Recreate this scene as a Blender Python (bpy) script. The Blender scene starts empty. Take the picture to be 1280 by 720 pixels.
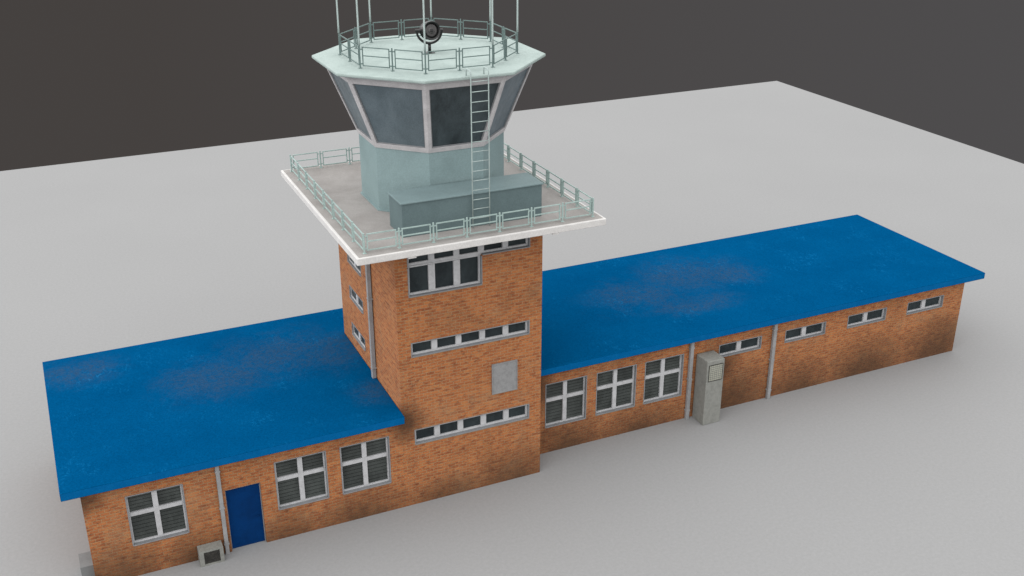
import bpy, bmesh, math, random
from mathutils import Vector, Matrix
random.seed(4)
C = bpy.context.scene.collection
R = math.radians

# ------------------------------------------------------------------ materials
class NT:
    def __init__(s, name):
        s.m = bpy.data.materials.new(name); s.m.use_nodes = True
        s.t = s.m.node_tree; s.n = s.t.nodes; s.l = s.t.links
        s.b = s.n['Principled BSDF']
        s.pos = s.n.new('ShaderNodeNewGeometry').outputs['Position']
    def node(s, kind, **kw):
        n = s.n.new(kind)
        for k, v in kw.items(): setattr(n, k, v)
        return n
    def put(s, sock, v):
        if hasattr(v, 'is_output'): s.l.new(v, sock)
        elif isinstance(v, (tuple, list)) and len(v) == 3 and sock.type == 'RGBA': sock.default_value = (*v, 1)
        else: sock.default_value = v
    def noise(s, scale, detail=4, rough=.55, vec=None, dist=0):
        n = s.node('ShaderNodeTexNoise'); s.put(n.inputs['Vector'], vec if vec is not None else s.pos)
        n.inputs['Scale'].default_value = scale; n.inputs['Detail'].default_value = detail
        n.inputs['Roughness'].default_value = rough; n.inputs['Distortion'].default_value = dist
        return n.outputs['Fac']
    def math(s, op, a, b=0.0, c=0.0):
        n = s.node('ShaderNodeMath', operation=op)
        s.put(n.inputs[0], a); s.put(n.inputs[1], b); s.put(n.inputs[2], c); return n.outputs[0]
    def rng(s, v, a, b, c=0.0, d=1.0):
        n = s.node('ShaderNodeMapRange'); s.put(n.inputs[0], v)
        for i, q in enumerate((a, b, c, d)): n.inputs[i+1].default_value = q
        return n.outputs[0]
    def mix(s, f, a, b, mode='MIX'):
        n = s.node('ShaderNodeMix', data_type='RGBA', blend_type=mode)
        s.put(n.inputs[0], f); s.put(n.inputs[6], a); s.put(n.inputs[7], b); return n.outputs[2]
    def scalev(s, v, sc):
        n = s.node('ShaderNodeVectorMath', operation='MULTIPLY'); s.put(n.inputs[0], v); n.inputs[1].default_value = sc
        return n.outputs[0]
    def blob(s, c, r):            # 1 in the middle of an ellipsoid, 0 outside
        n = s.node('ShaderNodeVectorMath', operation='SUBTRACT'); s.put(n.inputs[0], s.pos); n.inputs[1].default_value = c
        q = s.scalev(n.outputs[0], tuple(1/k for k in r))
        l = s.node('ShaderNodeVectorMath', operation='LENGTH'); s.put(l.inputs[0], q)
        return s.rng(l.outputs['Value'], 1.0, .15)
    def done(s, col, rough=.6, spec=.5, bump=None, bd=.01, bs=.5, metal=0):
        if s.m.name != 'pale_ground': col = s.mix(1.0, col, (.70, .70, .70), 'MULTIPLY')
        s.put(s.b.inputs['Base Color'], col); s.put(s.b.inputs['Roughness'], rough)
        s.b.inputs['Specular IOR Level'].default_value = spec; s.b.inputs['Metallic'].default_value = metal
        if bump is not None:
            n = s.node('ShaderNodeBump'); n.inputs['Distance'].default_value = bd; n.inputs['Strength'].default_value = bs
            s.put(n.inputs['Height'], bump); s.l.new(n.outputs[0], s.b.inputs['Normal'])
        return s.m

def painted(name, col, dirt, rough=.55, amount=.5, sc=1.6, fine=30, spec=.4):
    n = NT(name)
    a = n.rng(n.noise(sc, 7, .65, dist=.4), .42, .72)
    g = n.rng(n.noise(fine, 3, .6), .3, .7, .9, 1.08)
    c = n.mix(n.math('MULTIPLY', a, amount), col, dirt)
    c = n.mix(1.0, c, g, 'MULTIPLY')
    return n.done(c, rough, spec, n.noise(fine, 3), .004, .25)

def mat_brick():
    n = NT('brick')
    sep = n.node('ShaderNodeSeparateXYZ'); n.put(sep.inputs[0], n.pos)
    u = n.math('ADD', sep.outputs[0], sep.outputs[1])
    cb = n.node('ShaderNodeCombineXYZ'); n.put(cb.inputs[0], u); n.put(cb.inputs[1], sep.outputs[2])
    wob = n.node('ShaderNodeTexNoise'); wob.inputs['Scale'].default_value = 9; n.put(wob.inputs['Vector'], cb.outputs[0])
    wv = n.node('ShaderNodeVectorMath', operation='MULTIPLY_ADD'); n.put(wv.inputs[0], wob.outputs['Color'])
    wv.inputs[1].default_value = (.012, .008, 0); n.put(wv.inputs[2], cb.outputs[0])
    def br(c1, c2, mo, bias):
        b = n.node('ShaderNodeTexBrick'); n.put(b.inputs['Vector'], wv.outputs[0])
        n.put(b.inputs['Color1'], c1); n.put(b.inputs['Color2'], c2); n.put(b.inputs['Mortar'], mo)
        b.inputs['Scale'].default_value = 1; b.inputs['Mortar Size'].default_value = .0105; b.inputs['Mortar Smooth'].default_value = .35
        b.inputs['Bias'].default_value = bias; b.inputs['Brick Width'].default_value = .25; b.inputs['Row Height'].default_value = .1
        return b
    b = br((.53, .195, .074), (.36, .116, .048), (.43, .29, .17), -.1)
    col = b.outputs['Color']
    # per-brick tone: a cell noise stretched to the brick's own size
    cell = n.noise(1.0, 2, .8, n.scalev(cb.outputs[0], (4.1, 10.0, 1)))
    col = n.mix(n.rng(cell, .53, .70, 0, .7), col, (.56, .27, .105))
    col = n.mix(n.rng(cell, .46, .30, 0, .8), col, (.20, .062, .028))
    # grey-brown lime bloom, soot and painted shade of irregular outline
    lime = n.rng(n.noise(.85, 7, .68, dist=.6), .52, .70, 0, .38)
    col = n.mix(lime, col, (.40, .27, .165))
    soot = n.rng(n.noise(.55, 8, .7, n.scalev(n.pos, (1, 1, .8)), .8), .50, .68, 0, .30)
    col = n.mix(soot, col, (.12, .062, .034))
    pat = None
    for c, r in GRIME_SHADE:  # blobs of grime that also paint shade into the brick colour
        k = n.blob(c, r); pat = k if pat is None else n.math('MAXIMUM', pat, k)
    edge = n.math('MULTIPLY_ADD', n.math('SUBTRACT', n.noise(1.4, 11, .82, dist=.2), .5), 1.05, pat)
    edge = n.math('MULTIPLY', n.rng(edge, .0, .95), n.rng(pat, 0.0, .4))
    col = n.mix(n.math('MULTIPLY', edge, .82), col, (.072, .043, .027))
    fine = n.rng(n.noise(48, 3, .8), .32, .68, .55, 1.42)
    col = n.mix(1.0, col, fine, 'MULTIPLY')
    col = n.mix(1.0, col, (.94, .90, .83), 'MULTIPLY')
    h = n.math('ADD', n.math('MULTIPLY', b.outputs['Fac'], -1.0), n.math('MULTIPLY', n.noise(60, 2), .35))
    return n.done(col, .85, .2, h, .012, .6)

GRIME_SHADE = [((4.0, 0, -.5), (2.6, .6, 2.3)), ((1.4, 0, -.5), (2.6, .6, 1.8)), ((.15, 0, 3.1), (.8, .6, 1.0)), ((6.4, 1, -.3), (2.6, .5, 2.2)),
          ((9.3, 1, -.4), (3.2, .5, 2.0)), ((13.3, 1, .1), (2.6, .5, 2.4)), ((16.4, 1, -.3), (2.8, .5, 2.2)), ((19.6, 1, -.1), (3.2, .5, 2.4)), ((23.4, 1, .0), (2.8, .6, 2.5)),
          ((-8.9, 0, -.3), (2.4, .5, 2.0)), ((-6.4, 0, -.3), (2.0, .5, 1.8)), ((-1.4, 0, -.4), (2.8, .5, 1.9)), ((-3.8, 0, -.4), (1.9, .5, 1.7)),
          ((-9.6, 0, 2.9), (1.0, .6, .7)), ((5.2, 1, 2.6), (.8, .6, 1.4)), ((12.6, 1, 1.7), (1.4, .5, 1.5))]  # grime and painted shade: wall bases, eave corners, beside the tower

def mat_roof():
    n = NT('blue_roof_sheet')
    big = n.noise(.5, 6, .6)
    col = n.mix(n.rng(big, .3, .7), (.0003, .068, .190), (.0005, .082, .222))
    # pale scratches and scuffs
    sc = n.rng(n.noise(6, 9, .75, n.scalev(n.pos, (1, .55, 1)), 1.8), .53, .64, 0, 1)
    msk = n.rng(n.noise(.55, 4, .6), .50, .66, .06, .95)
    col = n.mix(n.math('MULTIPLY', sc, msk), col, (.006, .150, .36))
    # rusty, dusty patches
    pat = None
    for c, r in RUST:
        k = n.blob(c, r); pat = k if pat is None else n.math('MAXIMUM', pat, k)
    e = n.math('MULTIPLY_ADD', n.math('SUBTRACT', n.noise(.75, 10, .78, dist=.6), .5), 4.2, pat)
    e = n.math('MULTIPLY', n.rng(e, .05, .95), n.rng(pat, 0.0, .75))
    spk = n.rng(n.noise(6, 10, .9, dist=.8), .45, .53)
    f = n.math('MULTIPLY', e, n.math('MULTIPLY_ADD', spk, .85, .08))
    col = n.mix(n.math('MULTIPLY', f, .75), col, (.034, .074, .142))
    col = n.mix(1.0, col, n.rng(n.noise(24, 3, .7), .3, .7, .78, 1.2), 'MULTIPLY')
    return n.done(col, n.rng(big, .3, .7, .9, .97), .0, n.noise(14, 6, .7), .012, .3)

RUST = [((-2.4, 5.5, 3.5), (3.6, 2.6, 1)), ((-4.7, 4.6, 3.5), (3.2, 2.3, 1)), ((-.7, 5.0, 3.5), (2.2, 2.4, 1)), ((-8.9, 6.9, 3.5), (2.0, 1.6, 1)), ((-.2, 1.5, 3.5), (1.5, 1.3, 1)),
        ((14.0, 5.6, 3.5), (3.4, 2.5, 1)), ((11.2, 4.6, 3.5), (3.2, 2.3, 1)), ((12.6, 3.0, 3.5), (2.8, 1.3, 1)), ((15.6, 4.9, 3.5), (2.2, 1.6, 1))]

def mat_glass(name, lo, hi, rough):
    n = NT(name)
    c = n.mix(n.rng(n.noise(1.3, 6, .65, n.scalev(n.pos, (1, 1, .6)), .5), .35, .68), lo, hi)
    c = n.mix(1.0, c, n.rng(n.noise(40, 3, .7), .3, .7, .75, 1.25), 'MULTIPLY')
    return n.done(c, n.rng(n.noise(3, 5, .6), .3, .7, rough-.07, rough+.1), .2)

def mat_ground():
    n = NT('pale_ground')
    g = n.rng(n.noise(9, 6, .9), .3, .7, .90, 1.10)
    b = n.rng(n.noise(.12, 4, .5), .3, .7, .985, 1.015)
    c = n.mix(1.0, n.mix(1.0, GROUND, g, 'MULTIPLY'), b, 'MULTIPLY')
    return n.done(c, .9, .05, n.noise(18, 3), .004, .15)

GROUND = (.24, .24, .24)
M = {}
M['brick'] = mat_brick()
M['roof'] = mat_roof()
M['ground'] = mat_ground()
M['fascia'] = painted('blue_fascia', (.0008, .115, .325), (.004, .16, .41), .9, .5, 5, 30, .03)
M['frame'] = painted('white_window_frame', (.58, .58, .592), (.38, .378, .38), .6, .6, 5, 40, .1)
M['reveal'] = painted('grey_reveal', (.29, .295, .305), (.19, .19, .198), .7, .5, 5, 40, .1)
M['glass'] = mat_glass('dark_glass', (.016, .022, .025), (.044, .058, .063), .35)
M['cabglass'] = mat_glass('cab_glass', (.118, .150, .168), (.165, .205, .228), .4)
M['shadedglass'] = mat_glass('shaded_cab_glass', (.036, .046, .051), (.085, .108, .118), .35)  # darker copy of the cab glass, shade of the front pane painted in
M['louvre'] = mat_glass('louvre_glass', (.038, .043, .041), (.082, .092, .087), .5)
M['door'] = painted('blue_door', (.0006, .036, .150), (.0005, .022, .095), .7, .8, 1.8, 30, .06)
M['pipe'] = painted('grey_downpipe', (.36, .36, .365), (.22, .22, .22), .6, .6, 3, 40, .15)
M['slabw'] = painted('white_concrete', (.74, .72, .70), (.50, .48, .46), .7, .4, 2.5, 30)
M['deck'] = painted('dusty_deck', (.415, .393, .376), (.29, .268, .254), .9, .8, .7, 22, .05)
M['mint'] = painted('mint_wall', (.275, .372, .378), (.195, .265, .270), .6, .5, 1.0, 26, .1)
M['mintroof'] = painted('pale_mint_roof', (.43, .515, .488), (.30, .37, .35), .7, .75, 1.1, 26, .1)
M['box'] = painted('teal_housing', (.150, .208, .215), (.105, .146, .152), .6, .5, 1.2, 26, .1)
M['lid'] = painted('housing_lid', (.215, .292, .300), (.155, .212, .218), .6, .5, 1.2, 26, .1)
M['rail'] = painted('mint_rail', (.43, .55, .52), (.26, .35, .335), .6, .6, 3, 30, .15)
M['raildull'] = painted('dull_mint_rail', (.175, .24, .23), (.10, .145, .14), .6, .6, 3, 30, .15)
M['pole'] = painted('pale_mint_pole', (.46, .545, .525), (.33, .40, .385), .6, .5, 3, 30, .15)
M['cabframe'] = painted('cab_frame', (.66, .635, .64), (.42, .40, .41), .7, .6, 3, 30, .15)
M['vent'] = painted('grey_vent', (.31, .31, .31), (.20, .20, .20), .6, .7, 9, 50, .1)
M['metal'] = painted('weathered_metal', (.30, .302, .278), (.185, .187, .172), .6, .7, 7, 60, .15)
M['metaldark'] = painted('grey_side_metal', (.22, .228, .23), (.13, .133, .135), .6, .7, 2.0, 45)
M['grille'] = painted('yellowed_grille', (.42, .42, .345), (.22, .22, .18), .5, .5, 8, 40)
M['dark'] = painted('dark_grille', (.030, .029, .026), (.070, .065, .055), .6, .9, 9, 60)
M['black'] = painted('black_metal', (.009, .009, .0095), (.020, .020, .021), .34, .6, 6, 40)
M['lens'] = mat_glass('lamp_lens', (.03, .028, .029), (.11, .103, .103), .25)

# ------------------------------------------------------------------ mesh helpers
class MB:
    def __init__(s): s.v = []; s.f = []; s.mi = []
    def face(s, pts, mi=0):
        k = len(s.v); s.v += [tuple(p) for p in pts]; s.f.append(tuple(range(k, k+len(pts)))); s.mi.append(mi)
    def prism(s, bot, top, mi=0, mtop=None):       # two matching loops
        k = len(s.v); n = len(bot); s.v += [tuple(p) for p in bot] + [tuple(p) for p in top]
        s.f.append(tuple(k+i for i in reversed(range(n)))); s.mi.append(mi)
        s.f.append(tuple(k+n+i for i in range(n))); s.mi.append(mi if mtop is None else mtop)
        for i in range(n):
            j = (i+1) % n; s.f.append((k+i, k+j, k+n+j, k+n+i)); s.mi.append(mi)
    def box(s, a, b, mi=0, mtop=None):
        (x0, y0, z0), (x1, y1, z1) = a, b
        s.prism([(x0,y0,z0),(x1,y0,z0),(x1,y1,z0),(x0,y1,z0)], [(x0,y0,z1),(x1,y0,z1),(x1,y1,z1),(x0,y1,z1)], mi, mtop)
    def bar(s, p, q, w, d=None, up=(0,0,1)):
        p, q = Vector(p), Vector(q); d = d or w; a = (q-p).normalized(); up = Vector(up)
        if abs(a.dot(up)) > .95: up = Vector((1,0,0))
        r = a.cross(up).normalized(); u = r.cross(a)
        o = [r*(-w/2)+u*(-d/2), r*(w/2)+u*(-d/2), r*(w/2)+u*(d/2), r*(-w/2)+u*(d/2)]
        s.prism([p+k for k in o], [q+k for k in o])
    def tube(s, pts, r, n=8, closed=False):
        pts = [Vector(p) for p in pts]; rr = r if isinstance(r, (list, tuple)) else [r]*len(pts)
        k0 = len(s.v); ref = None
        for i, p in enumerate(pts):
            t = (pts[min(i+1, len(pts)-1)] - pts[max(i-1, 0)]).normalized()
            if ref is None: ref = t.orthogonal().normalized()
            ref = (ref - t*ref.dot(t)).normalized(); b = t.cross(ref)
            for j in range(n):
                a = 2*math.pi*j/n; s.v.append(tuple(p + (ref*math.cos(a)+b*math.sin(a))*rr[i]))
        for i in range(len(pts)-1):
            for j in range(n):
                a = k0+i*n+j; b2 = k0+i*n+(j+1) % n; s.f.append((a, b2, b2+n, a+n)); s.mi.append(0)
        s.f.append(tuple(k0+j for j in reversed(range(n)))); s.mi.append(0)
        e = k0+(len(pts)-1)*n; s.f.append(tuple(e+j for j in range(n))); s.mi.append(0)
    def obj(s, name, mats, parent=None, bevel=0, smooth=False, origin=None, seg=2):
        if not isinstance(mats, (list, tuple)): mats = [mats]
        xs, ys, zs = zip(*s.v)
        o0 = Vector(origin) if origin is not None else Vector(((min(xs)+max(xs))/2, (min(ys)+max(ys))/2, min(zs)))
        me = bpy.data.meshes.new(name); me.from_pydata([Vector(p)-o0 for p in s.v], [], s.f)
        for m in mats: me.materials.append(m)
        me.polygons.foreach_set('material_index', s.mi)
        bm = bmesh.new(); bm.from_mesh(me); bmesh.ops.remove_doubles(bm, verts=bm.verts, dist=1e-5)
        bmesh.ops.recalc_face_normals(bm, faces=bm.faces)
        if bevel:
            es = [e for e in bm.edges if len(e.link_faces) == 2 and e.calc_face_angle(0) > .4]
            bmesh.ops.bevel(bm, geom=es, offset=bevel, segments=seg, profile=.5, affect='EDGES', clamp_overlap=True)
        if smooth:
            for f in bm.faces: f.smooth = True
        bm.to_mesh(me); bm.free()
        o = bpy.data.objects.new(name, me); C.objects.link(o)
        if parent:
            o.parent = parent; w = Vector((0,0,0)); p = parent
            while p: w += p.location; p = p.parent
            o.location = o0 - w
        else: o.location = o0
        return o

def thing(name, label, cat, loc, group=None):
    o = bpy.data.objects.new(name, None); C.objects.link(o); o.location = loc; o.empty_display_size = .3
    o['label'] = label; o['category'] = cat
    if group: o['group'] = group
    return o
def tag(o, label, cat, group=None):
    o['label'] = label; o['category'] = cat
    if group: o['group'] = group
    return o

# ------------------------------------------------------------------ measured layout (metres)
TW, TD = 4.8, 6.144                      # tower
SZ0, SZ1 = 9.152, 9.361                  # deck slab
RZ0, RZ1 = 3.264, 3.523                  # wing roofs
LW, RWX, RWY = -9.439, 24.338, .997      # left wing end, right wing end, right wing front
BACK = 7.85
OX, OY = 2.4, 3.072                      # cab centre

# ground
g = MB(); g.box((-60, -45, -.06), (48.05, 44.07, 0))
go = g.obj('ground', M['ground']); go['kind'] = 'structure'

bld = thing('control_tower', 'red brick airfield control tower with mint glazed cab and two low blue roofed wings', 'control tower', (OX, OY, 0))

# ---- walls with openings. P(u, w, z): u along the wall, w outwards
def front(y): return lambda u, w, z: (u, y-w, z)
def leftw(x): return lambda u, w, z: (x-w, u, z)
SPLIT = 8.285
RV = .10                                  # depth of the window reveals
def wall_sheet(mb, P, u0, u1, z0, z1, holes):
    us = sorted({u0, u1, *[h[0] for h in holes], *[h[2] for h in holes]})
    zs = sorted({z0, z1, *[h[1] for h in holes], *[h[3] for h in holes]})
    for a, b in zip(us, us[1:]):
        for c, d in zip(zs, zs[1:]):
            um, zm = (a+b)/2, (c+d)/2
            if any(h[0] < um < h[2] and h[1] < zm < h[3] for h in holes): continue
            mb.face([P(a,0,c), P(b,0,c), P(b,0,d), P(a,0,d)])
    for h in holes:
        a, c, b, d = h[:4]; k = -.30
        for p, q in (((a,c),(b,c)), ((b,c),(b,d)), ((b,d),(a,d)), ((a,d),(a,c))):
            if p[1] == q[1] == 0: continue
            if p[1] == q[1] == SPLIT:
                if d == SPLIT: continue
                p = (2.77, SPLIT)
            mb.face([P(p[0],0,p[1]), P(q[0],0,q[1]), P(q[0],k,q[1]), P(p[0],k,p[1])])

def lbox(mb, P, u0, w0, z0, u1, w1, z1, mi=0):
    lo = [P(u0,w0,z0), P(u1,w0,z0), P(u1,w1,z0), P(u0,w1,z0)]
    hi = [P(u0,w0,z1), P(u1,w0,z1), P(u1,w1,z1), P(u0,w1,z1)]
    mb.prism(lo, hi, mi)

def make_window(P, u0, z0, u1, z1, cols, rows, louvre, fw=.072, mw=.15, ft=None, head=True, sill_from=None, rv=RV, gd=.05):
    """recessed window: white frame + bars, grey reveal lining, glass or louvres behind"""
    B = -rv; ft = fw if ft is None else ft
    f = MB()
    pw = (u1-u0-2*fw-(cols-1)*mw)/cols
    ce = [(u0+fw+i*(pw+mw), u0+fw+i*(pw+mw)+pw) for i in range(cols)]
    # rows: list of heights fractions bottom to top
    hh = z1-z0-fw-ft-(len(rows)-1)*mw*.85; t = sum(rows); re = []; z = z0+fw
    for r in rows: re.append((z, z+hh*r/t)); z += hh*r/t+mw*.85
    d0 = B-.07
    lbox(f, P, u0, d0, z0, u0+fw, B, z1); lbox(f, P, u1-fw, d0, z0, u1, B, z1)
    lbox(f, P, u0+fw, d0, z0, u1-fw, B, z0+fw); lbox(f, P, u0+fw, d0, z1-ft, u1-fw, B, z1)
    for i in range(cols-1): lbox(f, P, ce[i][1], d0, z0+fw, ce[i+1][0], B+.012, z1-ft)
    for j in range(len(rows)-1):
        for c in ce: lbox(f, P, c[0], d0, re[j][1], c[1], B+.009, re[j+1][0])
    fo = f.obj('window', M['frame'], bld, .006)
    r = MB(); k = .028; o = .012             # lining, standing just proud of the bricks
    lbox(r, P, u0-.002, B, z0-.002, u0+k, o, z1+.002); lbox(r, P, u1-k, B, z0-.002, u1+.002, o, z1+.002)
    if head: lbox(r, P, u0+k, B, z1-k, u1-k, o, z1+.002)
    if head: r.obj('reveal', M['reveal'], fo, .003)
    else:
        for q in (0, 1):
            r = MB(); a = u0-.002 if q == 0 else u1-k; lbox(r, P, a, B, z0-.002, a+k+.002, o, z1-.03); r.obj('reveal', M['reveal'], fo, .003)
    s = MB(); lbox(s, P, u0+k if sill_from is None else sill_from, B, z0-.002, u1-k, o+.02, z0+k); s.obj('sill', M['reveal'], fo, .004)
    gl = MB()
    for c in ce:
        for a in re:
            if louvre:
                n = max(2, round((a[1]-a[0])/.118)); h = (a[1]-a[0])/n
                for q in range(n):
                    zb = a[0]+q*h
                    g = .011
                    gl.prism([P(c[0],B-.046,zb+g), P(c[1],B-.046,zb+g), P(c[1],B-.054,zb+g), P(c[0],B-.054,zb+g)],
                             [P(c[0],B-.058,zb+h-g), P(c[1],B-.058,zb+h-g), P(c[1],B-.066,zb+h-g), P(c[0],B-.066,zb+h-g)])
            else:
                lbox(gl, P, c[0]-.01, B-gd-.012, a[0]-.01, c[1]+.01, B-gd-.005, a[1]+.01)
    gl.obj('louvre' if louvre else 'pane', M['louvre' if louvre else 'glass'], fo)
    bk = MB(); bk.face([P(u0, -.2, z0), P(u1, -.2, z0), P(u1, -.2, z1), P(u0, -.2, z1)])
    if louvre: bk.obj('dark_backing', M['dark'], fo)
    return fo

F0, FR, FL = front(0), front(RWY), leftw(0)
wL = [(-8.30, 1.06, -6.70, 2.76), (-4.05, 1.06, -2.46, 2.76), (-2.03, 1.05, -.44, 2.76)]
wR = [(5.47, 1.01, 7.07, 2.72), (7.45, 1.03, 9.05, 2.72), (9.40, 1.02, 11.01, 2.72)]
wS = [(12.52, 2.22, 14.41, 2.74), (15.49, 2.21, 17.39, 2.73), (18.45, 2.22, 20.36, 2.75), (21.43, 2.22, 23.31, 2.74)]
wT = [(.40, 2.23, 4.385, 2.765), (.40, 5.32, 4.375, 5.80)]
top3, top5 = (.39, 7.32, 2.77, 8.285), (.39, 8.285, 4.375, 8.82)
wSide = [(3.55, 3.96, 5.06, 4.41), (3.54, 5.35, 5.08, 5.80), (3.54, 6.69, 5.06, 7.14)]
DOOR = (-5.555, 0, -4.50, 2.185)

mb = MB(); wall_sheet(mb, F0, 0, TW, 0, SZ0, wT + [top3, top5])
wall_sheet(mb, FL, 0, TD, 0, SZ0, wSide)
mb.face([(TW,0,0),(TW,TD,0),(TW,TD,SZ0),(TW,0,SZ0)]); mb.face([(0,TD,0),(TW,TD,0),(TW,TD,SZ0),(0,TD,SZ0)])
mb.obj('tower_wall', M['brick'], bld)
mb = MB(); wall_sheet(mb, F0, LW, -.003, 0, RZ0-.002, wL+[DOOR])
mb.face([(LW,0,0),(LW,BACK,0),(LW,BACK,RZ0-.002),(LW,0,RZ0-.002)]); mb.face([(LW,BACK,0),(OX,BACK,0),(OX,BACK,RZ0-.002),(LW,BACK,RZ0-.002)])
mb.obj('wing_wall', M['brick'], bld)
mb = MB(); wall_sheet(mb, FR, TW+.003, RWX, 0, RZ0-.002, wR+wS)
mb.face([(RWX,RWY,0),(RWX,BACK,0),(RWX,BACK,RZ0-.002),(RWX,RWY,RZ0-.002)]); mb.face([(OX,BACK,0),(RWX,BACK,0),(RWX,BACK,RZ0-.002),(OX,BACK,RZ0-.002)])
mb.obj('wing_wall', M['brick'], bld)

for w in wL: make_window(F0, *w, 2, [1.55, 1], True)
for w in wR: make_window(FR, *w, 2, [1.55, 1], True)
for w in wS: make_window(FR, *w, 2, [1], False, mw=.19)
for w in wT: make_window(F0, *w, 5, [1], False, mw=.19, fw=.085)
for w in wSide: make_window(FL, *w, 2, [1], False, mw=.17, fw=.07, rv=.035, gd=.02)
make_window(F0, *top5, 5, [1], False, mw=.19, fw=.085, sill_from=2.78)
make_window(F0, *top3, 3, [1], False, mw=.21, fw=.085, ft=.06, head=False)

# door
mb = MB(); mb.box((DOOR[0]+.03, .12, .003), (DOOR[2]-.03, .17, DOOR[3]-.03))
d = mb.obj('door', M['door'], bld, .004)
mb = MB(); a, b, h = DOOR[0], DOOR[2], DOOR[3]
mb.box((a, .10, .0), (a+.03, .2, h)); mb.box((b-.03, .10, 0), (b, .2, h)); mb.box((a+.03, .10, h-.03), (b-.03, .2, h))
mb.obj('door_frame', M['reveal'], d, .003)
mb = MB(); mb.tube([(DOOR[2]-.13, .12, 1.0), (DOOR[2]-.13, .065, 1.0), (DOOR[2]-.24, .065, 1.0)], .011, 8); mb.obj('handle', M['door'], d)

# roofs
def roof(poly):
    mb = MB(); mb.prism([(x,y,RZ0) for x,y in poly], [(x,y,RZ1) for x,y in poly], 1, 0); return mb.obj('roof', [M['roof'], M['fascia']], bld, .022)
roof([(-9.93,-.33), (-.006,-.33), (-.006,TD+.004), (OX-.002,TD+.004), (OX-.002,8.18), (-9.93,8.18)])
roof([(TW+.006,.667), (25.02,.667), (25.02,8.255), (OX+.002,8.255), (OX+.002,TD+.004), (TW+.006,TD+.004)])

# downpipes: a square pipe with wall brackets
def pipe(u, wd, P, z0, z1, dp):
    mb = MB(); lbox(mb, P, u-wd/2, .02, z0, u+wd/2, .02+dp, z1)
    o = mb.obj('downpipe', M['pipe'], bld, .012)
    for z in (z0+.35, (z0+z1)/2, z1-.35):
        k = MB(); lbox(k, P, u-wd/2-.02, .001, z, u+wd/2+.02, .026+dp, z+.05); k.obj('bracket', M['pipe'], o, .004)
pipe(-5.70, .115, F0, .0, RZ0-.003, .085)
pipe(11.27, .135, FR, .0, RZ0-.003, .12)
pipe(14.92, .135, FR, .0, RZ0-.003, .12)
pipe(2.47, .15, FL, RZ1+.002, SZ0-.003, .13)

# vent panel with slats
mb = MB(); u0, z0, u1, z1 = 3.05, 3.43, 3.935, 4.50
lbox(mb, F0, u0, .001, z0, u0+.035, .055, z1); lbox(mb, F0, u1-.035, .001, z0, u1, .055, z1)
lbox(mb, F0, u0+.035, .001, z0, u1-.035, .055, z0+.035); lbox(mb, F0, u0+.035, .001, z1-.035, u1-.035, .055, z1)
vo = mb.obj('vent_panel', M['vent'], bld, .004)
mb = MB(); n = 22; h = (z1-z0-.07)/n
for i in range(n):
    zb = z0+.035+i*h
    mb.prism([F0(u0+.035,.045,zb), F0(u1-.035,.045,zb), F0(u1-.035,.004,zb), F0(u0+.035,.004,zb)],
             [F0(u0+.035,.030,zb+h), F0(u1-.035,.030,zb+h), F0(u1-.035,.004,zb+h), F0(u0+.035,.004,zb+h)])
mb.obj('slats', M['vent'], vo)

# deck slab
SX0, SX1, SY0, SY1 = -1.478, 6.278, -1.316, 7.46
mb = MB(); mb.box((SX0,SY0,SZ0), (SX1,SY1,SZ1)); mb.obj('deck_slab', M['slabw'], bld, .02)
mb = MB(); e = .075; mb.box((SX0+e,SY0+e,SZ1-.02), (SX1-e,SY1-e,SZ1+.006)); mb.obj('deck_floor', M['deck'], bld)
for x0, x1 in ((0.0, .24), (4.50, 4.70)):
    mb = MB(); mb.box((x0, SY0+.02, SZ0-.045), (x1, SY0+.16, SZ0)); mb.obj('drip_block', M['slabw'], bld, .006)

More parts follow.
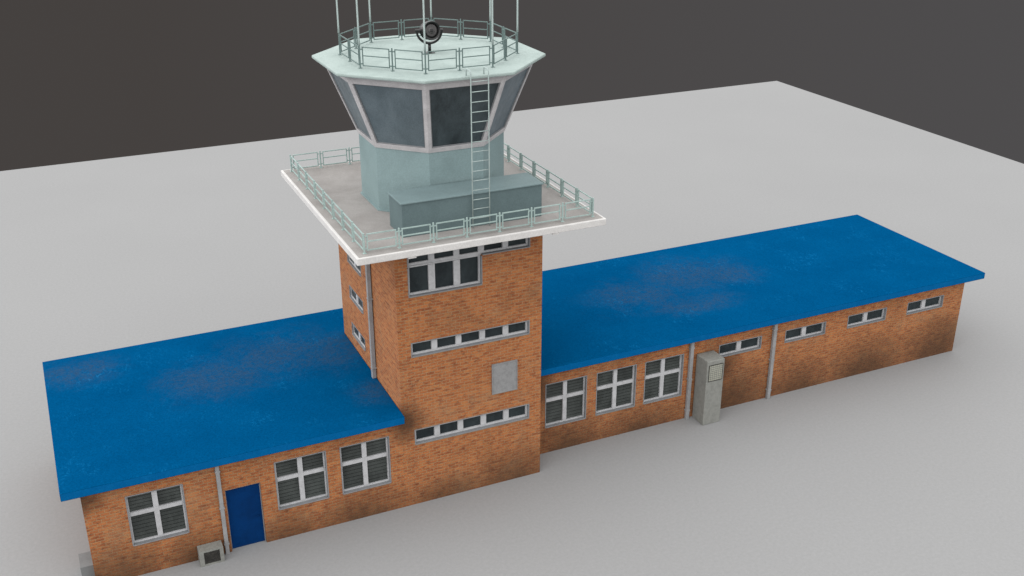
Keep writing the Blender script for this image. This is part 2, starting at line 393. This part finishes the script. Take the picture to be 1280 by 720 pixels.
# ---- cab
def octv(r, z, k): a = R(-157.5+45*k); return Vector((OX+r*math.cos(a), OY+r*math.sin(a), z))
def ring(r, z): return [octv(r, z, k) for k in range(8)]
mb = MB(); mb.prism(ring(2.262, SZ1+.006), ring(2.262, 11.40)); mb.obj('cab_wall', M['mint'], bld, .008)
mb = MB(); mb.prism(ring(2.32, SZ1+.006), ring(2.32, SZ1+.05)); mb.obj('cab_skirting', M['mint'], bld, .006)
ZB, ZT, RB, RT = 11.36, 13.575, 2.285, 3.2
bandr = lambda z: RB+(RT-RB)*(z-ZB)/(ZT-ZB)
mb = MB(); mb.prism(ring(bandr(ZB+.03)-.14, ZB+.03), ring(bandr(ZT-.02)-.14, ZT-.02)); mb.obj('cab_core', M['cabglass'], bld)
for k in range(8):
    a0, a1 = octv(RB, ZB, k), octv(RB, ZB, k+1); b0, b1 = octv(RT, ZT, k), octv(RT, ZT, k+1)
    def pt(s, t):                              # s along the face, t up it
        return (a0.lerp(a1, s)).lerp(b0.lerp(b1, s), t)
    nrm = (a1-a0).cross(b0-a0).normalized()
    if nrm.dot(Vector((a0.x-OX, a0.y-OY, 0))) < 0: nrm = -nrm
    L0, L1 = (a1-a0).length, (b1-b0).length
    tb, tt = .062, .935
    jam = .105
    def edge(t, side): L = L0+(L1-L0)*t; return jam/L if side == 0 else 1-jam/L
    out = [pt(0,0), pt(1,0), pt(1,1), pt(0,1)]
    inn = [pt(edge(tb,0),tb), pt(edge(tb,1),tb), pt(edge(tt,1),tt), pt(edge(tt,0),tt)]
    f = MB(); dp = nrm*-.07; li = nrm*.0
    for i in range(4):
        j = (i+1) % 4
        f.face([out[i], out[j], inn[j], inn[i]]); f.face([inn[i], inn[j], inn[j]+dp, inn[i]+dp])
        f.face([out[i]+dp, out[j]+dp, inn[j]+dp, inn[i]+dp]); f.face([out[i], out[j], out[j]+dp, out[i]+dp])
    wo = f.obj('cab_window', M['cabframe'], bld)
    # thin glazing bead round the pane
    bd = MB(); q = .030
    i2 = [pt(edge(tb,0)+q/L0, tb+.012), pt(edge(tb,1)-q/L0, tb+.012), pt(edge(tt,1)-q/L1, tt-.012), pt(edge(tt,0)+q/L1, tt-.012)]
    for i in range(4):
        j = (i+1) % 4; u = nrm*-.022; u2 = nrm*-.069
        bd.face([inn[i]+u, inn[j]+u, i2[j]+u, i2[i]+u]); bd.face([i2[i]+u, i2[j]+u, i2[j]+u2, i2[i]+u2])
    bd.obj('glazing_bead', M['reveal'], wo)
    p = MB(); u = nrm*-.055; p.prism([x+u+nrm*-.008 for x in inn], [x+u for x in inn]); p.obj('pane', M['shadedglass' if k == 1 else 'cabglass'], wo)
# dark joint, then roof plate
mb = MB(); mb.prism(ring(3.215, 13.575), ring(3.30, 13.69)); mb.obj('cab_cornice', M['cabframe'], bld, .008)
mb = MB(); mb.prism(ring(3.548, 13.69), ring(3.548, 13.787)); mb.obj('cab_roof', M['mintroof'], bld, .03)
ZR = 13.787

# ------------------------------------------------------------------ railings
def rail_run(root, pts, zd, h, mt, pw=.042, bw=.030):
    n = len(pts)
    for i in range(n):
        p = Vector((*pts[i], zd)); q = Vector((*pts[(i+1) % n], zd))
        m = MB(); m.box((p.x-pw/2, p.y-pw/2, zd), (p.x+pw/2, p.y+pw/2, zd+h+.03))
        m.box((p.x-.05, p.y-.05, zd), (p.x+.05, p.y+.05, zd+.012)); m.obj('post', mt, root, .004)
        d = (q-p); L = d.length; d.normalize(); g = .095
        a = p+d*g; b = q-d*g; m = MB(); Z = lambda v, z: (v.x, v.y, zd+z)
        zl, zt = .085, h-.01
        m.bar(Z(a,zl-bw/2), Z(a,zt+bw/2), bw); m.bar(Z(b,zl-bw/2), Z(b,zt+bw/2), bw)
        a2, b2 = a+d*bw/2, b-d*bw/2
        for z in (zl, (zl+zt)/2+.02, zt): m.bar(Z(a2,z), Z(b2,z), bw)
        for z in (zl+.05, zt-.06):                          # lugs to the posts
            m.bar(Z(p+d*pw/2,z), Z(a-d*bw/2,z), .022, .03); m.bar(Z(b+d*bw/2,z), Z(q-d*pw/2,z), .022, .03)
        m.obj('rail_panel', mt, root)
def loop_rect(x0, y0, x1, y1, nx, ny):
    P = [(x0+(x1-x0)*i/nx, y0) for i in range(nx)] + [(x1, y0+(y1-y0)*i/ny) for i in range(ny)]
    P += [(x1-(x1-x0)*i/nx, y1) for i in range(nx)] + [(x0, y1-(y1-y0)*i/ny) for i in range(ny)]
    return P
t = thing('railing', 'square mint railing of framed panels round the edge of the wide deck', 'railing', (OX, OY, SZ1+.006))
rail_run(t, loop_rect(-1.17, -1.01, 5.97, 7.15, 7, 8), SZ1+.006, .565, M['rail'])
t = thing('railing', 'eight-sided mint railing of framed panels on top of the cab roof', 'railing', (OX, OY, ZR))
pts = []
for k in range(8):
    a, b = octv(2.684, 0, k), octv(2.684, 0, k+1); pts += [(a.x, a.y), ((a.x+b.x)/2, (a.y+b.y)/2)]
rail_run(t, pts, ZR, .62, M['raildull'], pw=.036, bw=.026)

# tall whip poles clamped inside the corner posts of the roof railing
words = ['leftmost of the tall pale poles on the cab roof railing',
         'tall pale pole at the near left corner of the cab roof railing',
         'nearest tall pale pole, passing in front of the black searchlight',
         'tall pale pole at the near right corner of the cab roof railing, by the ladder',
         'rightmost of the tall pale poles on the cab roof railing',
         'tall pale pole at the far right corner of the cab roof railing',
         'farthest tall pale pole, standing just behind the black searchlight',
         'tall pale pole at the far left corner of the cab roof railing']
for k in range(8):
    p = octv(2.684, ZR, k)
    m = MB(); zt = ZR+.65
    m.tube([(p.x, p.y, zt), (p.x, p.y, zt+.25), (p.x, p.y, zt+4.2)], [.031, .026, .022], 10)
    r = m.obj('antenna_pole', M['pole'], smooth=True)
    POLE = r if k == 0 else POLE
    tag(r, '', 'pole', 'tall poles round the cab roof railing'); r['k'] = k
POLES = [o for o in C.objects if o.name.startswith('antenna_pole')]

# ------------------------------------------------------------------ housing on the deck
BX0, BX1, BY0, BY1, BZ = .142, 4.646, -.362, .806, 10.414
t = thing('equipment_housing', 'long low teal metal housing on the deck in front of the cab', 'housing', ((BX0+BX1)/2, (BY0+BY1)/2, SZ1+.006))
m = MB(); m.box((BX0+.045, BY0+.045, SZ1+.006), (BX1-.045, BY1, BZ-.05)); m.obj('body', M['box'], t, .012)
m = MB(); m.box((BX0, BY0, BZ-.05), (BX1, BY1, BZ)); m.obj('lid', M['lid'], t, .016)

# ladder
LX0, LX1, LY = 2.315, 2.85, -.43
t = thing('ladder', 'thin pale mint ladder from the deck up past the cab window to its roof', 'ladder', ((LX0+LX1)/2, LY, SZ1+.006))
for x in (LX0, LX1):
    m = MB(); r = .018
    arc = [(x, LY+.09-.09*math.cos(a), 13.90+.09*math.sin(a)) for a in [i*math.pi/12 for i in range(1, 7)]]
    arc2 = [(x, -.16-.06*math.cos(a)+.0, 13.93+.06*math.sin(a)) for a in [math.pi/2+i*math.pi/8 for i in range(1, 5)]]
    m.tube([(x, LY, SZ1+.006), (x, LY, 11.5), (x, LY, 13.90)] + arc + arc2 + [(x, -.10, ZR)], r, 8)
    m.obj('rail', M['pole'], t, smooth=True)
z = 13.68
while z > SZ1+.15:
    m = MB(); m.tube([(LX0+.012, LY, z), (LX1-.012, LY, z)], .013, 8); m.obj('rung', M['pole'], t, smooth=True); z -= .287

# searchlight on the cab roof
SPX, SPY = 2.49, 3.25
t = thing('searchlight', 'black round searchlight in a U-shaped yoke on the cab roof', 'searchlight', (SPX, SPY, ZR))
cam_loc = Vector((-8.9971, -27.9289, 20.5657))
c = Vector((SPX, SPY, 14.46)); fwd = Vector((.02, -1.0, .17)).normalized(); side = fwd.cross(Vector((0,0,1))).normalized(); up = side.cross(fwd)
def disc(mb, profile, n=28):
    k0 = len(mb.v)
    for (d, r) in profile:
        for j in range(n):
            a = 2*math.pi*j/n; mb.v.append(tuple(c+fwd*d*1.05+(side*math.cos(a)+up*math.sin(a))*r*.77))
    for i in range(len(profile)-1):
        for j in range(n):
            a = k0+i*n+j; b = k0+i*n+(j+1) % n; mb.f.append((a, b, b+n, a+n)); mb.mi.append(0)
    mb.f.append(tuple(k0+j for j in range(n))); mb.mi.append(0)
    e = k0+(len(profile)-1)*n; mb.f.append(tuple(e+j for j in range(n))); mb.mi.append(0)
m = MB(); m.box((SPX-.13, SPY-.13, ZR), (SPX+.13, SPY+.13, ZR+.025)); m.tube([(SPX,SPY,ZR+.02),(SPX,SPY,ZR+.06)], [.10,.05], 14); m.obj('base', M['black'], t, .006)
m = MB(); m.tube([(SPX,SPY,ZR+.05),(SPX,SPY,14.06)], .048, 12); m.obj('stem', M['black'], t, smooth=True)
m = MB(); n = 18; hs = Vector((.94, -.30, 0)).normalized()
for i in range(n):
    a0 = math.pi+math.pi*i/n; a1 = math.pi+math.pi*(i+1)/n
    p = c+hs*math.cos(a0)*.375+Vector((0,0,1))*math.sin(a0)*.375; q = c+hs*math.cos(a1)*.375+Vector((0,0,1))*math.sin(a1)*.375
    m.bar(p, q+(q-p)*.05, 0.12, .065, up=(c-p).normalized())
yo = m.obj('yoke', M['black'], t)
for s in (-1, 1):
    m = MB(); m.tube([c+hs*s*.25, c+hs*s*.42], .045, 12); m.obj('pivot', M['black'], yo)
m = MB(); disc(m, [(.17,.27),(.22,.30),(.24,.355),(.19,.372),(.14,.372),(.12,.345),(-.05,.34),(-.07,.352),(-.10,.352),(-.12,.335),(-.26,.28),(-.36,.18),(-.40,.08)])
m.obj('drum', M['black'], t, smooth=False)
m = MB(); disc(m, [(.172,.268),(.19,.20),(.176,.14),(.18,.12),(.215,.10),(.21,.05),(.208,.02)]); m.obj('lens', M['lens'], t, smooth=True)
m = MB(); disc(m, [(.205,.075),(.225,.07),(.228,.02)], 16); m.obj('lamp_cap', M['black'], t)

# ------------------------------------------------------------------ air conditioning units on the ground
def condenser(loc, label, Pm, mat, wd=.705, dp=.35, h=.535):
    """outdoor unit; Pm(u, w, z): u across, w towards the viewer, z up"""
    t = thing('outdoor_unit', label, 'air conditioner', loc, 'outdoor air conditioning units')
    m = MB(); lbox(m, Pm, 0, 0, .0, wd, dp-.03, h)
    # front frame with a square opening
    a, b, c0, d0 = .13, wd-.11, .055, h-.06
    lbox(m, Pm, 0, dp-.03, 0, a, dp, h); lbox(m, Pm, b, dp-.03, 0, wd, dp, h)
    lbox(m, Pm, a, dp-.03, 0, b, dp, c0); lbox(m, Pm, a, dp-.03, d0, b, dp, h)
    m.obj('casing', mat, t)
    gm = MB()
    lbox(gm, Pm, a, dp-.0295, c0, b, dp-.026, d0)
    for i in range(9):
        z = c0+.02+(d0-c0-.04)*i/8; lbox(gm, Pm, a, dp-.024, z-.004, b, dp-.014, z+.004)
    cc = ((a+b)/2, (c0+d0)/2)
    for rr in (.07, .125, .175):
        pr = [Pm(cc[0]+rr*math.cos(q*math.pi/12), dp-.012, cc[1]+rr*math.sin(q*math.pi/12)) for q in range(25)]; gm.tube(pr, .006, 5)
    gm.obj('fan_grille', M['dark'], t)
    return t
condenser((-6.20, -.2, 0), 'small pale grey outdoor unit with dark square grille, on the ground beside the downpipe', lambda u, w, z: (-6.555+u, -.03-w, z), M['metal'])
condenser((-9.6, .68, 0), 'grey outdoor unit mostly hidden behind the far left corner of the brick wing', lambda u, w, z: (LW-.005-w, 1.03-u, z), M['metaldark'])

CX0, CX1, CY0, CZ = 11.53, 12.265, .25, 2.61
t = thing('air_conditioner_cabinet', 'tall narrow weathered grey metal cabinet with small grille near its top', 'cabinet', ((CX0+CX1)/2, .62, 0))
m = MB(); m.box((CX0, CY0, 0), (CX1, RWY-.03, CZ)); m.obj('casing', M['metal'], t, .025, seg=3)
m = MB(); P = front(CY0); u0, z0, u1, z1 = CX0+.07, 1.79, CX1-.07, 2.45
lbox(m, P, u0, .001, z0, u0+.022, .018, z1); lbox(m, P, u1-.022, .001, z0, u1, .018, z1); lbox(m, P, u0+.022, .001, z0, u1-.022, .018, z0+.022); lbox(m, P, u0+.022, .001, z1-.022, u1-.022, .018, z1)
fr = m.obj('grille_frame', M['dark'], t)
m = MB(); lbox(m, P, u0+.022, .001, z0+.022, u1-.022, .004, z1-.022, 1)
for i in range(8):
    z = z0+.06+(z1-z0-.12)*i/7; lbox(m, P, u0+.022, .005, z-.030, u1-.022, .014, z+.030)
for i in range(6):
    u = u0+.09+(u1-u0-.18)*i/5; lbox(m, P, u-.006, .0145, z0+.022, u+.006, .017, z1-.022, 1)
m.obj('grille', [M['grille'], M['metaldark']], fr)

# pole labels by corner
for o in POLES:
    o['label'] = {0: words[0], 1: words[1], 2: words[2], 3: words[3], 4: words[4], 5: words[5], 6: words[6], 7: words[7]}[o['k']]
    del o['k']

# ------------------------------------------------------------------ camera
cd = bpy.data.cameras.new('camera'); cam = bpy.data.objects.new('camera', cd); C.objects.link(cam)
cam.location = cam_loc; cam.rotation_euler = (1.1553, 0, -.4286)
cd.sensor_width = 36; cd.lens = 1354.64/1280*36; cd.clip_end = 500
bpy.context.scene.camera = cam

# ------------------------------------------------------------------ light: a wide soft overhead sky of even white, dark studio below the horizon
W = bpy.data.worlds.new('World'); bpy.context.scene.world = W; W.use_nodes = True
nt = W.node_tree; bg = nt.nodes['Background']
tc = nt.nodes.new('ShaderNodeTexCoord'); sp = nt.nodes.new('ShaderNodeSeparateXYZ'); nt.links.new(tc.outputs['Generated'], sp.inputs[0])
mr = nt.nodes.new('ShaderNodeMapRange'); mr.interpolation_type = 'SMOOTHSTEP'
mr.inputs[1].default_value = -.06; mr.inputs[2].default_value = .14; nt.links.new(sp.outputs[2], mr.inputs[0])
ml = nt.nodes.new('ShaderNodeMapRange'); nt.links.new(sp.outputs[0], ml.inputs[0]); ml.inputs[1].default_value = .1; ml.inputs[2].default_value = .8
dk = nt.nodes.new('ShaderNodeMix'); dk.data_type = 'RGBA'; nt.links.new(ml.outputs[0], dk.inputs[0])
dk.inputs[6].default_value = (.0600, .0535, .0505, 1); dk.inputs[7].default_value = (.078, .075, .077, 1)
mx = nt.nodes.new('ShaderNodeMix'); mx.data_type = 'RGBA'
nt.links.new(mr.outputs[0], mx.inputs[0]); nt.links.new(dk.outputs[2], mx.inputs[6]); lr = nt.nodes.new('ShaderNodeMapRange'); nt.links.new(sp.outputs[0], lr.inputs[0])      # a little brighter from the left
lr.inputs[1].default_value = -1; lr.inputs[2].default_value = 1; lr.inputs[3].default_value = 2.13*1.40; lr.inputs[4].default_value = 2.13*.60
nt.links.new(lr.outputs[0], mx.inputs[7])
nt.links.new(mx.outputs[2], bg.inputs['Color']); bg.inputs['Strength'].default_value = 1.0
W.cycles.sampling_method = 'MANUAL'; W.cycles.sample_map_resolution = 512

sc = bpy.context.scene
sc.view_settings.view_transform = 'Standard'; sc.view_settings.look = 'None'; sc.view_settings.exposure = 0; sc.view_settings.gamma = 1
